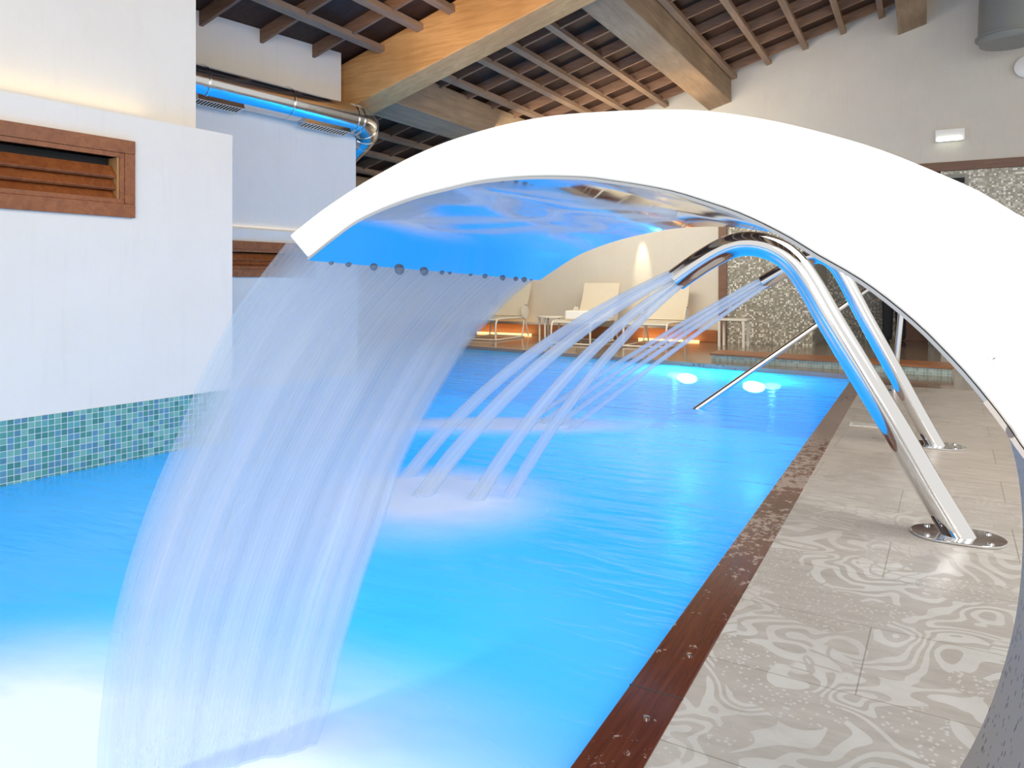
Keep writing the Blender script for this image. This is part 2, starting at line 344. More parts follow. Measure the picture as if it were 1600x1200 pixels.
# ---------------------------------------------------------------- setting: floor, pool, walls
WZ = -.05
XR = -.695                    # pool right edge
def farline(x): return 9.5 + (x+.7)*(10.62-9.5)/(-6.0)
bm = bmesh.new(); prism(bm, [(-.55,-2.5),(5.5,-2.5),(5.5,8.75),(-.55,8.75)], -.3, 0)
tag(link('floor', bm, M['stone']), kind='structure')
bm = bmesh.new()
prism(bm, [(-.55,8.75),(5.5,8.75),(5.5,16),(-11.5,16),(-11.5,farline(-11.5)+.2),(-.55,farline(-.55)+.2)], -.3, 0)
tag(link('floor_lounge', bm, M['wetfloor']), kind='structure')
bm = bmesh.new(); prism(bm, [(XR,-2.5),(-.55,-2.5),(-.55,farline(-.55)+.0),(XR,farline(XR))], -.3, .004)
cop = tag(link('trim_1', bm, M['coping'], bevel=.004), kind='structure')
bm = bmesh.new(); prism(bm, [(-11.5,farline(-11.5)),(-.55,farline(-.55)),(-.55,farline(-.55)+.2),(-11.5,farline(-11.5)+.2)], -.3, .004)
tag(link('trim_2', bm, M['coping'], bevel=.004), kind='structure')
j = at_z(1060, 1060, .004)
bm = bmesh.new(); box(bm, XR-.0005, -.549, 1.905, 1.909, -.04, .0046)
link('joint', bm, M['rubber'], cop)
s = at_z(1010, 1122, .004)
bm = bmesh.new(); tube(bm, [(s.x, s.y, .0035), (s.x, s.y, .0075), (s.x, s.y, .0078)], [.009, .009, .006], 16)
link('screw', bm, M['steel'], cop)
s = at_z(1077, 1024, .004)
bm = bmesh.new(); tube(bm, [(s.x, s.y, .0035), (s.x, s.y, .0075), (s.x, s.y, .0078)], [.009, .009, .006], 16)
link('screw', bm, M['steel'], cop)

# pool basin
bm = bmesh.new(); prism(bm, [(-11.5,-2.5),(XR,-2.5),(XR,9.8),(-11.5,11.8)], -1.5, -1.4)
tag(link('pool_floor', bm, M['basin']), kind='structure')
bm = bmesh.new(); box(bm, XR, XR+.1, -2.5, 9.6, -1.4, -.3)
tag(link('pool_wall_right', bm, M['basin']), kind='structure')
bm = bmesh.new(); prism(bm, [(-11.5,farline(-11.5)),(XR,farline(XR)),(XR,farline(XR)+.1),(-11.5,farline(-11.5)+.1)], -1.4, -.3)
tag(link('pool_wall_far', bm, M['basin']), kind='structure')
bm = bmesh.new(); box(bm, -11.5, XR, -2.6, -2.5, -1.4, .0)
tag(link('pool_wall_near', bm, M['basin']), kind='structure')
# water surface
bm = bmesh.new(); vs = [bm.verts.new((x, y, WZ)) for x, y in ((-11.4,-2.5),(XR+.0005,-2.5),(XR+.0005,farline(XR)+.0005),(-11.4,farline(-11.4)+.0005))]; bm.faces.new(vs)
wat = link('pool_water', bm, M['water'])
if wat.data.polygons[0].normal.z < 0: wat.data.flip_normals()
tag(wat, 'blue lit water filling the swimming pool', 'water', kind='stuff')

# wall 1 (block on the left)
A1 = at_z(180, 724, WZ); az = math.atan(760/1150)-TH; D1 = Vector((math.sin(az), math.cos(az), 0)); N1 = Vector((D1.y, -D1.x, 0))
def frame1(p0, d):         # local: x along wall, y outwards into the room, z up
    n = Vector((d.y, -d.x, 0)); return Matrix(((d.x, n.x, 0, p0.x), (d.y, n.y, 0, p0.y), (0, 0, 1, 0), (0, 0, 0, 1)))
W1 = frame1(A1, D1)
def loc1(px, py, off=0, P=A1, D=D1):
    n = Vector((D.y, -D.x, 0)); q = at_pl(px, py, P+n*off, n)-P; return q.dot(D), q.z
e1, zledge = loc1(363, 221)[0], (loc1(180, 187)[1]+loc1(363, 223)[1])/2
zmos = (loc1(10, 666)[1]+loc1(290, 633)[1])/2
def wobj(name, x0, x1, y0, y1, z0, z1, mat, Mx, kind='structure', parent=None, bevel=0, **k):
    bm = bmesh.new(); box(bm, x0, x1, y0, y1, z0, z1); o = link(name, bm, mat, parent, bevel=bevel)
    if not parent: o.matrix_world = Mx
    if kind: tag(o, kind=kind, **k)
    return o
w1 = wobj('wall_left', -6.5, e1, -1.3, 0, zmos, zledge, M['plaster'], W1)
wobj('trim_3', -6.5, e1, -1.3, .002, -1.4, zmos, M['teal'], W1)
e1u = loc1(306, 150, -.12)[0]
wobj('wall_left_upper', -6.5, e1u, -1.3, -.12, zledge, 6, M['plaster'], W1)
# louvre in wall 1: cut by building it proud, with a real dark recess box
def louvre(x0, x1, z0, z1, Mx, label, n=3, depth=.09):
    r = empty('louvred_vent'); r.matrix_world = Mx; tag(r, label, 'vent')
    fw = .085; t = .028
    bm = bmesh.new(); box(bm, x0, x1, .001, t, z1-fw, z1); link('top_rail', bm, M['louver'], r, bevel=.002)
    bm = bmesh.new(); box(bm, x0, x1, .001, t, z0, z0+fw); link('bottom_rail', bm, M['louver'], r, bevel=.002)
    bm = bmesh.new(); box(bm, x1-fw*.8, x1, .001, t-.001, z0+fw+.001, z1-fw-.001); link('side_rail', bm, M['louver'], r, bevel=.002)
    bm = bmesh.new(); box(bm, x0, x0+fw*.8, .001, t-.001, z0+fw+.001, z1-fw-.001); link('side_rail', bm, M['louver'], r, bevel=.002)
    ix0, ix1, iz0, iz1 = x0+fw*.8, x1-fw*.8, z0+fw, z1-fw
    bm = bmesh.new(); g = .03
    box(bm, ix0+.001, ix1-.001, .001, .022, iz1-g, iz1-.001); box(bm, ix0+.001, ix1-.001, .001, .022, iz0+.001, iz0+g)
    box(bm, ix1-g, ix1-.001, .001, .022, iz0+g, iz1-g); box(bm, ix0+.001, ix0+g, .001, .022, iz0+g, iz1-g)
    link('inner_frame', bm, M['louver'], r, bevel=.0015)
    bm = bmesh.new(); box(bm, ix1-g-.012, ix1-g, -depth, .012, iz0+g, iz1-g); link('reveal', bm, M['louver_in'], r)
    bm = bmesh.new(); box(bm, ix0+g, ix0+g+.012, -depth, .012, iz0+g, iz1-g); link('reveal', bm, M['louver_in'], r)
    bm = bmesh.new(); box(bm, ix0+g, ix1-g, -depth-.005, -depth, iz0+g, iz1-g); link('backing', bm, M['dark'], r)
    bm = bmesh.new(); box(bm, ix0+g+.012, ix1-g-.012, -depth, .001, iz1-g, iz1-g+.01); link('reveal', bm, M['louver'], r)
    hh = (iz1-iz0-2*g)
    for k in range(n):
        zc = iz1-g-hh*(.36+.285*k)
        bm = bmesh.new(); m_ = Matrix.Translation((0, -.03, zc)) @ Matrix.Rotation(math.radians(-52), 4, 'X')
        box(bm, ix0+g+.012, ix1-g-.012, -.050, .044, -.011, .011, m_)
        # sloping: outer edge lower
        link('slat', bm, M['louver'], r, bevel=.003)
    return r
def hole(o, x0, x1, z0, z1, Mx):
    bm = bmesh.new(); box(bm, x0, x1, -.25, .05, z0, z1); me = bpy.data.meshes.new('cut'); bm.to_mesh(me); bm.free()
    c = bpy.data.objects.new('cut', me); C.objects.link(c); c.matrix_world = Mx
    md = o.modifiers.new('b', 'BOOLEAN'); md.object = c; md.operation = 'DIFFERENCE'; md.solver = 'EXACT'
    bpy.context.view_layer.update(); dg = bpy.context.evaluated_depsgraph_get(); nme = bpy.data.meshes.new_from_object(o.evaluated_get(dg))
    o.modifiers.clear(); o.data = nme; bpy.data.objects.remove(c)
lx1 = loc1(208, 290)[0]; lz1 = loc1(208, 234)[1]; lz0 = loc1(207, 353)[1]
louvre(lx1-2.1, lx1, lz0, lz1, W1, 'varnished brown wooden louvred vent in the near white pier')
hole(w1, lx1-2.1+.1, lx1-.1, lz0+.115, lz1-.115, W1)
# wall 2 (recessed bay)
P2_ = CP + ray(400, 440)*8.0; az2 = math.atan(800/1150)-TH; D2 = Vector((math.sin(az2), math.cos(az2), 0)); P2_.z = 0
W2 = frame1(P2_, D2)
def loc2(px, py, off=0): return loc1(px, py, off, P2_, D2)
e2 = loc2(556, 300)[0]; zl2 = loc2(400, 359)[1]; e2u = loc2(533, 130, -.12)[0]; zstep = loc2(545, 205)[1]
w2b = wobj('wall_left_bay', -8, e2, -1.0, .03, -1.4, zl2, M['plaster'], W2)
wobj('wall_left_bay_middle', -8, e2, -1.0, 0, zl2, zstep, M['plaster'], W2)
wobj('wall_left_bay_upper', -8, e2u, -1.0, -.12, zstep, 5.2, M['plaster'], W2)
vx = loc2(450, 400)[0]+.35; v1 = loc2(400, 378)[1]; v0 = loc2(400, 433)[1]
louvre(vx-2.0, vx, v0, v1, W2 @ Matrix.Translation((0, .03, 0)), 'dark brown louvred vent in the far bluish wall under the duct')
hole(w2b, vx-1.9, vx-.1, v0+.115, v1-.115, W2)
# cove lights lying on the ledges
def cove(Mx, x0, x1, y, z, p):
    o = light('ledge_cove_light', 'AREA', (0,0,0), p, (1,.80,.42), x1-x0, .04)
    o.matrix_world = Mx @ Matrix.Translation(((x0+x1)/2, y, z)) @ Matrix.Rotation(math.radians(180-12), 4, 'X')
cove(W1, -4, e1-.6, -.045, zledge+.02, 2.6); cove(W2, -3, e2-.2, .012, zl2+.02, .8)

# far walls
YF = 13.45
def xf(px, y=YF):
    d = ray(px, 440); return d.x/d.y*y
xcol0, xcol1, xpan = xf(1123), xf(1136), xf(1270)
def zf(px, py, y=YF): return at_y(px, py, y).z
ztrim1, ztrim0 = zf(1500, 252), zf(1500, 266)
bm = bmesh.new(); prism(bm, [(-11.5,YF),(xcol0,YF),(xcol0,YF+.3),(-11.5,YF+.3)], -.3, 6); tag(link('wall_far', bm, M['plaster_far']), kind='structure')
bm = bmesh.new(); box(bm, xcol0, 5.5, YF, YF+.3, ztrim1, 8); tag(link('wall_far_upper', bm, M['plaster_far']), kind='structure')
bm = bmesh.new(); box(bm, xcol0, xcol1, YF-.03, YF+.3, 0, ztrim0); tag(link('trim_4', bm, M['trimw'], bevel=.004), kind='structure')
bm = bmesh.new(); box(bm, xcol0, 5.5, YF-.03, YF+.3, ztrim0, ztrim1); tag(link('trim_5', bm, M['trimw'], bevel=.004), kind='structure')
bm = bmesh.new(); box(bm, xcol1, xpan, YF+.01, YF+.25, 0, ztrim0); tag(link('wall_mosaic', bm, M['pearl']), kind='structure')
bm = bmesh.new(); box(bm, xf(1470), 5.5, YF+.01, YF+.25, 0.0, ztrim0); tag(link('wall_mosaic_right', bm, M['pearl']), kind='structure')
bm = bmesh.new(); box(bm, xpan-.3, 5.5, 15.6, 15.8, -.3, ztrim0+.3); tag(link('wall_passage', bm, M['pearl']), kind='structure')
bm = bmesh.new(); box(bm, xpan-.3, 5.5, YF+.3, 15.8, ztrim0+.02, ztrim0+.1); tag(link('ceiling_passage', bm, M['plaster_far']), kind='structure')
bm = bmesh.new(); box(bm, xpan-.3, xpan-.01, YF+.25, 15.6, 0, ztrim0+.02); tag(link('wall_passage_side', bm, M['pearl_y']), kind='structure')
dx0, dx1 = xf(1412, 15.6), xf(1450, 15.6)
bm = bmesh.new(); box(bm, dx0, dx1, 15.54, 15.598, 0, 2.1); dr = tag(link('door_1', bm, M['trimw'], bevel=.005), kind='structure')
bm = bmesh.new(); tube(bm, [(dx0+.07, 15.54, 1.0), (dx0+.07, 15.48, 1.0), (dx0+.18, 15.48, 1.0)], .01, 8); link('door_handle', bm, M['steel'], dr)
bm = bmesh.new(); box(bm, -11.6, -11.5, 5, YF+.3, -1.4, 4); tag(link('wall_far_left', bm, M['plaster_far']), kind='structure')
# skirting plinth along the lounge wall with strip light
zp = zf(1000, 512)
bm = bmesh.new(); box(bm, -11.4, xcol0-.02, YF-.06, YF-.002, 0, max(.16, zp)); tag(link('baseboard_far', bm, M['plinth'], bevel=.004), kind='structure')
for a, b in ((-8.3,-7.0), (-4.7,-3.55)):
    bm = bmesh.new(); box(bm, a, b, YF-.10, YF-.065, .002, .03)
    tag(link('strip_light', bm, M['led']), 'warm strip light on the floor behind the '+('leftmost' if a < -6 else 'rightmost')+' lounger', 'light')
    light('strip_glow', 'AREA', ((a+b)/2, YF-.25, .06), 2, (1,.55,.2), b-a, .05, target=((a+b)/2, YF, .3))

# raised foot bath with mosaic front behind the far coping
a = at_z(1092, 563, 0); fx0, fx1 = -2.55, .3
bm = bmesh.new(); prism(bm, [(fx0,10.25),(fx1,9.95),(fx1,10.5),(fx0,10.8)], 0, .085); st = tag(link('step', bm, M['teal_x']), kind='structure')
bm = bmesh.new(); prism(bm, [(fx0-.02,10.22),(fx1+.02,9.92),(fx1+.02,10.52),(fx0-.02,10.82)], .0855, .11); link('step_cap', bm, M['plinth'], st, bevel=.004)

# ---------------------------------------------------------------- ceiling
SL = .287; TILT = math.atan(SL)
def zr(x): return 5.60 + SL*x
def slopebox(bm, x0, x1, y0, y1, h0, h1):
    """box that follows the roof slope; h measured above the lattice plane"""
    vs = box(bm, x0, x1, y0, y1, 0, 1)
    for v in vs: v.co.z = zr(v.co.x) + (h0 if v.co.z < .5 else h1)
bm = bmesh.new(); slopebox(bm, -11.6, 5.5, -3, YF, .155, .22); ceil = tag(link('ceiling', bm, M['boards']), kind='structure')
Mb = wood('lattice_joist', (.20,.105,.062), (.32,.18,.11), 'X', .6)
PX = [-9.29, -6.24, -3.19, -.14, 2.91]
for P in PX:
    bm = bmesh.new(); slopebox(bm, P-.20, P+.20, 7.56 if P < -4 else -3, YF-.005, -.42, .06)
    lab = {-9.29: 'lowest roof purlin beyond the left wall', -6.24: 'grey timber purlin meeting the honey rafter above the duct elbow',
           -3.19: 'grey timber purlin crossing the lattice to the far wall above the arch crown', -.14: 'timber purlin whose end shows at the top right of the far wall', 2.91: 'highest roof purlin right of the grey duct'}[P]
    tag(link('timber_purlin', bm, M['beam_y'], bevel=.012), lab, 'beam', 'timber purlins under the roof lattice')
def rafter(y0, y1, label):
    bm = bmesh.new(); slopebox(bm, -7.4 if y0 > 5 else -6, 5.4, y0, y1, -.50, .10)
    tag(link('timber_rafter', bm, M['beam'], bevel=.012), label, 'beam')
rafter(7.10, 7.55, 'big honey coloured timber rafter rising from the wall end over the pool')
# lattice battens, children of the ceiling
xs = [-8.7,-8.1,-7.5,-6.85, -5.75,-5.43+.1,-4.80,-4.18,-3.55, -2.93,-2.34,-1.74,-1.15,-.58, .25,.85,1.45,2.05,2.6]
xs = [-8.75,-8.15,-7.55,-6.95,-5.78,-5.2,-4.75,-4.18,-3.55,-2.93,-2.34,-1.74,-1.15,-.58,.25,.85,1.45,2.05,2.6]
for x in xs:
    bm = bmesh.new(); slopebox(bm, x-.042, x+.042, -3, YF-.004, -.035, .03); link('batten', bm, M['batten'], ceil)
y = YF-.35
ys = []
while y > -2.5:
    if not 6.95 < y < 7.7: ys.append(y)
    y -= .73
for y in ys:
    for (a, b) in ((-11.0, 5.4),):
        bm = bmesh.new(); slopebox(bm, a, b, y-.02, y+.02, .0, .15); link('joist', bm, Mb, ceil)

# ---------------------------------------------------------------- ducts
r = empty('wall_duct'); tag(r, 'round galvanised steel air duct running along the far bluish wall', 'duct')
n2 = Vector((D2.y, -D2.x, 0)); off = .12
def pd(px, py, o=off): return at_pl(px, py, P2_+n2*o, n2)
p0, p1 = pd(300, 126), pd(556, 188); dd = (p1-p0).normalized(); rd = .175
p00 = p0 - dd*2.5
bm = bmesh.new(); tube(bm, [p00, p0, (p0+p1)/2, p1], rd, 40, False); link('duct_body', bm, M['duct'], r)
el = [p1]; k = (-n2*.86+Vector((0,0,-.5))).normalized()
for i in range(1, 8):
    a = i/7*PI/2; el.append(p1 + dd*.31*math.sin(a) + k*.31*(1-math.cos(a)))
el.append(el[-1]+k*.9)
bm = bmesh.new(); tube(bm, el, rd+.004, 40, False); e_ = link('elbow', bm, M['duct'], r)
for t in [p00+dd*.8, pd(313, 129), pd(446, 161), pd(547, 186), pd(556, 188)]+el[3:8:2]:
    bm = bmesh.new(); i = min(range(len(el)), key=lambda q: (el[q]-t).length)
    tdir = dd if (t-p1).dot(dd) <= .001 else (el[min(i+1, len(el)-1)]-el[i-1]).normalized()
    disc(bm, t, tdir, rd+.011, .012, 40); link('band', bm, M['steel'], r)
for (a, b) in ((300, 372), (468, 538)):
    q0, q1 = pd(a, 150+.2*(a-306)), pd(b, 150+.2*(b-306)); L_ = (q1-q0).length; cc = (p0 + dd*((q0-p0).dot(dd)+L_/2))
    mx = Matrix(((dd.x, n2.x, 0, cc.x), (dd.y, n2.y, 0, cc.y), (dd.z, n2.z, 1, cc.z), (0,0,0,1))) @ Matrix.Rotation(math.radians(12), 4, 'X')
    bm = bmesh.new(); box(bm, -L_/2, L_/2, -.07, .07, -rd-.035, -rd+.03, mx); g = link('grille', bm, M['duct'], r)
    bm = bmesh.new()
    for q in range(14):
        xx = -L_/2+.03+(L_-.06)*q/13; box(bm, xx-.012, xx+.006, -.05, .05, -rd-.037, -rd-.0352, mx)
    link('grille_slots', bm, M['dark'], g)
# big grey duct near the far wall, top right
c = at_y(1578, 50, 12.6)
bm = bmesh.new(); tube(bm, [c+Vector((.10,0,2.2)), c+Vector((.02,0,.0)), c+Vector((0,0,-.12)), c+Vector((0,0,-.16))], [.42,.41,.40,.37], 40)
gd = tag(link('grey_duct', bm, M['grey_duct']), 'grey round duct hanging at the top right corner', 'duct')
bm = bmesh.new(); disc(bm, c+Vector((0,0,-.06)), (0,0,1), .425, .03, 40); link('collar', bm, M['grey_duct'], gd)
c = at_y(1604, 105, YF-.02)
bm = bmesh.new(); tube(bm, [c, c+Vector((0,-.05,0)), c+Vector((0,-.07,0))], [.16,.16,.12], 32)
tag(link('wall_disc', bm, M['white']), 'pale round wall fitting at the right edge below the grey duct', 'fitting')
# emergency lamp on the far wall
c = at_y(1484, 212, YF); r = empty('emergency_lamp', c); tag(r, 'small lit emergency lamp high on the far wall', 'lamp')
bm = bmesh.new(); box(bm, -.2, .2, -.05, 0, -.09, .1); link('housing', bm, M['white'], r, bevel=.008)
bm = bmesh.new(); box(bm, -.17, .15, -.064, -.051, -.085, -.03); link('lamp_strip', bm, M['sign_led'], r, bevel=.004)
# air grille under trim at 1495,280
c = at_y(1500, 281, YF-.0); r = empty('air_grille', c); tag(r, 'dark air grille under the brown lintel on the mosaic', 'vent')
bm = bmesh.new(); box(bm, -.35, .08, -.03, .008, -.09, .09); link('plate', bm, M['grey_duct'], r)
bm = bmesh.new(); box(bm, -.33, .06, -.034, -.031, -.05, .03); link('slot', bm, M['dark'], r)
# wall wash lamp
c = at_y(1004, 330, YF); r = empty('wall_washer', c); tag(r, 'small wall washer throwing a warm scallop behind the loungers', 'lamp')
bm = bmesh.new(); box(bm, -.07, .07, -.12, -.002, -.05, .05); link('housing', bm, M['white'], r, bevel=.006)
bm = bmesh.new(); box(bm, -.05, .05, -.10, -.02, -.058, -.0505); link('lens', bm, M['wash_led'], r)
light('washer_beam', 'SPOT', (c.x, YF-.22, c.z-.08), 120, (1,.85,.6), .03, target=(c.x, YF-.02, c.z-1.0), spot_size=math.radians(22), spot_blend=.8)

# underwater lamps on the far pool wall
for px, py, lb in ((1076, 590, 'underwater pool lamp at the far pool wall, left of the two'), (1180, 603, 'underwater pool lamp at the far pool wall, nearer the handrail')):
    nrm = Vector((.187, 1, 0)).normalized(); S_ = at_z(px, py, WZ); d_ = ray(px, py); h_ = Vector((d_.x, d_.y, 0)).normalized()
    ca = math.cos(math.atan(-d_.z/math.hypot(d_.x, d_.y)))/1.04; dn = h_*ca - Vector((0,0,math.sqrt(1-ca*ca))); q = S_ + dn*((Vector((-.7, 9.5, 0))-S_).dot(nrm)/dn.dot(nrm)); q = q - nrm*.03
    r = empty('underwater_lamp', q); tag(r, lb, 'lamp', 'underwater lamps')
    bm = bmesh.new(); disc(bm, (0,0,0), nrm, .17, .03, 32); link('bezel', bm, M['steel'], r)
    bm = bmesh.new(); disc(bm, -nrm*.02, nrm, .14, .02, 32); link('lens', bm, M['pool_led'], r)

# ---------------------------------------------------------------- white arch
YN, YW = .92, 1.85
inner_px = [(480,403),(520,371),(556,345),(600,324),(650,306),(700,293),(744,283),(800,276.5),(850,274.5),(912,276),(960,282),(1006,289),(1055,299),(1100,313),(1145,328),(1187,346),(1235,371),(1277,397),(1320,421),(1358,445),(1400,477),(1442,513),(1475,546),(1510,583),(1545,625),(1575,664),(1600,701)]
outer_px = [(451,368),(500,329),(556,291),(600,265.5),(642,243.5),(700,219),(781,195),(860,180),(950,173),(1030,170),(1100,172),(1187,184),(1280,205),(1375,233),(1472,272),(1540,303),(1600,339)]
inn = [(at_y(a, b, YN).x, at_y(a, b, YN).z) for a, b in inner_px]
outr = [(at_y(a, b, YN).x, at_y(a, b, YN).z) for a, b in outer_px]
# continue to the ground (C shaped foot)
inn += [(.128,.87),(.160,.79),(.180,.70),(.188,.60),(.186,.50),(.176,.40),(.157,.30),(.128,.19),(.092,.09),(.052,.0)]
outr += [(.20,1.10),(.33,1.0),(.45,.86),(.53,.70),(.565,.52),(.56,.34),(.54,.16),(.53,.0)]
def resample(pts, n):
    P = [Vector((a, 0, b)) for a, b in pts]; P = smooth_path(P, 8); d = [0]
    for i in range(1, len(P)): d.append(d[-1]+(P[i]-P[i-1]).length)
    out = []; k = 0
    for i in range(n):
        s = d[-1]*i/(n-1)
        while k < len(P)-2 and d[k+1] < s: k += 1
        t = (s-d[k])/max(1e-9, d[k+1]-d[k]); q = P[k].lerp(P[k+1], t); out.append((q.x, q.z))
    return out, d[-1]
NS = 120
IN, LI = resample(inn, NS); OU, LO = resample(outr, NS)
def yshift(i, f):        # blade tip sags a little towards the far side
    w = max(0, 1-i/45.0); return Vector((-.035*f*w*w, 0, -.032*f*w*w))
arch = empty('waterfall_arch', (.3, 1.38, 0)); tag(arch, 'huge white curved waterfall cannon arching over the pool from the deck', 'pool fountain')
ao = Vector(arch.location)
NY = 14
def ycoord(j): return YN + (YW-YN)*j/NY
bm = bmesh.new()
gi = [[bm.verts.new(Vector((IN[i][0], ycoord(j), IN[i][1]))+yshift(i, j/NY)-ao) for j in range(NY+1)] for i in range(NS)]
go = [[bm.verts.new(Vector((OU[i][0], ycoord(j), OU[i][1]))+yshift(i, j/NY)-ao) for j in range(NY+1)] for i in range(NS)]
for i in range(NS-1):
    for j in range(NY):
        f = bm.faces.new((gi[i][j], gi[i][j+1], gi[i+1][j+1], gi[i+1][j])); f.smooth = True
        f = bm.faces.new((go[i][j], go[i+1][j], go[i+1][j+1], go[i][j+1])); f.smooth = True
    bm.faces.new((gi[i][0], gi[i+1][0], go[i+1][0], go[i][0])); bm.faces.new((gi[i][NY], go[i][NY], go[i+1][NY], gi[i+1][NY]))
for j in range(NY):
    bm.faces.new((gi[0][j], go[0][j], go[0][j+1], gi[0][j+1])); bm.faces.new((gi[-1][j], gi[-1][j+1], go[-1][j+1], go[-1][j]))
body = link('arch_body', bm, M['body'], arch)
md = body.modifiers.new('bevel', 'BEVEL'); md.width = .004; md.segments = 2; md.limit_method = 'ANGLE'; md.angle_limit = math.radians(50)
def inner_skin(name, i0, i1, mat, t, ext):
    bm = bmesh.new(); lay = []
    for off_ in (0.001, t):
        g = []
        for i in range(i0, i1):
            a = Vector((IN[min(i+1, NS-1)][0]-IN[max(i-1, 0)][0], 0, IN[min(i+1, NS-1)][1]-IN[max(i-1, 0)][1])).normalized(); nn = Vector((-a.z, 0, a.x))
            if nn.dot(Vector((-.35-IN[i][0], 0, .5-IN[i][1]))) < 0: nn = -nn
            row = []
            for j in range(NY+1):
                yy = YN-ext + (YW-YN+2*ext)*j/NY
                row.append(bm.verts.new(Vector((IN[i][0], yy, IN[i][1]))+nn*off_+yshift(i, j/NY)-ao))
            g.append(row)
        lay.append(g)
    n = i1-i0
    for q, g in enumerate(lay):
        for i in range(n-1):
            for j in range(NY):
                f = bm.faces.new((g[i][j], g[i][j+1], g[i+1][j+1], g[i+1][j])); f.smooth = True
    for j in (0, NY):
        for i in range(n-1): bm.faces.new((lay[0][i][j], lay[0][i+1][j], lay[1][i+1][j], lay[1][i][j]))
    for i in (0, n-1):
        for j in range(NY): bm.faces.new((lay[0][i][j], lay[0][i][j+1], lay[1][i][j+1], lay[1][i][j]))
    return link(name, bm, mat, arch)
zs = at_y(1560, 645, YN).z
ks = min(i for i in range(NS) if IN[i][0] > -.2 and IN[i][1] < zs)
tag(inner_skin('underside_plate', 0, ks, M['mirror'], .005, .001), 'mirror polished steel underside')
tag(inner_skin('inner_lining', ks-1, NS, M['speckle'], .006, .001), 'speckled grey lining')
bm = bmesh.new(); 
for (px, py) in ((1549,556),(1557,564),(1571,591)):
    q = at_y(px, py, YN); disc(bm, q-ao-Vector((0,.0005,0)), (0,1,0), .004, .002, 10)
link('surface_chips', bm, M['frame'], arch)

# ---------------------------------------------------------------- falling water
edgeN = [(451,382),(405,440),(364,497),(308,606),(273,690),(242,762),(213,840),(192,908),(175,975),(165,1030),(158,1100),(153,1160),(150,1230)]
edgeF = [(838,432),(800,462),(770,495),(730,540),(700,590),(670,642),(629,727),(601,815),(575,890),(562,933),(545,990),(533,1033),(517,1108),(492,1179),(470,1260),(440,1400)]
prof = [at_y(a, b, YN+.006) for a, b in edgeN]
prof = [Vector((p.x, 0, p.z)) for p in prof]; last = prof[-1]; prof.append(Vector((last.x-.012, 0, WZ+.01)))
prof = smooth_path(prof, 6)
def ex(py):
    for (x0, y0), (x1, y1) in zip(edgeF, edgeF[1:]):
        if y0 <= py <= y1: return x0+(x1-x0)*(py-y0)/(y1-y0)
    return edgeF[0][0] if py < edgeF[0][1] else edgeF[-1][0]
farp = []
for (a, b) in edgeF:
    y = 1.8
    for _ in range(40): q = at_y(a, b, y); y = .5*y+.5*(1.845-.56*max(0, min(1.1, (1.12-q.z)/1.17)))
    farp.append(at_y(a, b, y))
farp = smooth_path(farp, 8); farp.sort(key=lambda p: -p.z)
def far_at(f):       # f = fraction of the fall
    z = farp[0].z + (WZ+.01-farp[0].z)*f
    for p, q in zip(farp, farp[1:]):
        if q.z <= z <= p.z: return p.lerp(q, (p.z-z)/max(1e-6, p.z-q.z))
    return farp[-1]
bm = bmesh.new(); uv = bm.loops.layers.uv.verify(); NU = 60; g = []; ln = 0; LN = []; LNT = sum((p-q).length for p, q in zip(prof, prof[1:]))
for i, p in enumerate(prof):
    if i: ln += (p-prof[i-1]).length
    LN.append(ln); row = []; f_ = (prof[0].z-p.z)/(prof[0].z-prof[-1].z); q = far_at(f_); a = Vector((p.x, YN+.004, p.z))
    for j in range(NU+1):
        u = j/NU; wob = (.006*math.sin(u*23+1)+.003*math.sin(u*57))*min(1, i/20)
        row.append(bm.verts.new(a.lerp(q, u)+Vector((wob, 0, 0))))
    g.append(row)
for i in range(len(prof)-1):
    for j in range(NU):
        f = bm.faces.new((g[i][j], g[i][j+1], g[i+1][j+1], g[i+1][j])); f.smooth = True
        for l, (a, b) in zip(f.loops, ((j, i), (j+1, i), (j+1, i+1), (j, i+1))): l[uv].uv = (a/NU, LN[b]/LNT)
wf = link('waterfall_sheet', bm, M['fall']); tag(wf, 'wide translucent sheet of falling water pouring from the white arch', 'waterfall')
sd = wf.modifiers.new('solid', 'SOLIDIFY'); sd.thickness = .01; sd.offset = 0; sd.use_rim = True

# drops hanging on the lip
tn = Vector((IN[0][0], YN, IN[0][1])); tf = Vector((IN[0][0], YW, IN[0][1])) + yshift(0, 1)
def lip(u): return tn.lerp(tf, u)
for k, (px, sz) in enumerate(((517,.006),(545,.007),(583,.009),(624,.012),(662,.011),(691,.007),(703,.006),(735,.006),(757,.008),(786,.009),(806,.008),(819,.009),(830,.005))):
    u = min((i/200 for i in range(201)), key=lambda q: abs(proj(lip(q))[0]-px)); q = lip(u)
    bm = bmesh.new(); bmesh.ops.create_uvsphere(bm, u_segments=16, v_segments=10, radius=sz*.85)
    for v in bm.verts: v.co.z *= 1.15 if v.co.z < 0 else .7
    o = link('water_drop', bm, M['drop'], smooth=True); o.location = q + Vector((0,0,-sz*.5))
    od = ('leftmost', 'second from left', 'third from left', 'fourth from left and biggest', 'fifth from left', 'sixth from left', 'seventh from left', 'middle right, eighth from left',
          'fifth from right', 'fourth from right', 'third from right', 'second from right', 'rightmost')[k]
    tag(o, 'clear water drop hanging from the white arch lip, '+od, 'water drop', 'water drops along the arch lip')

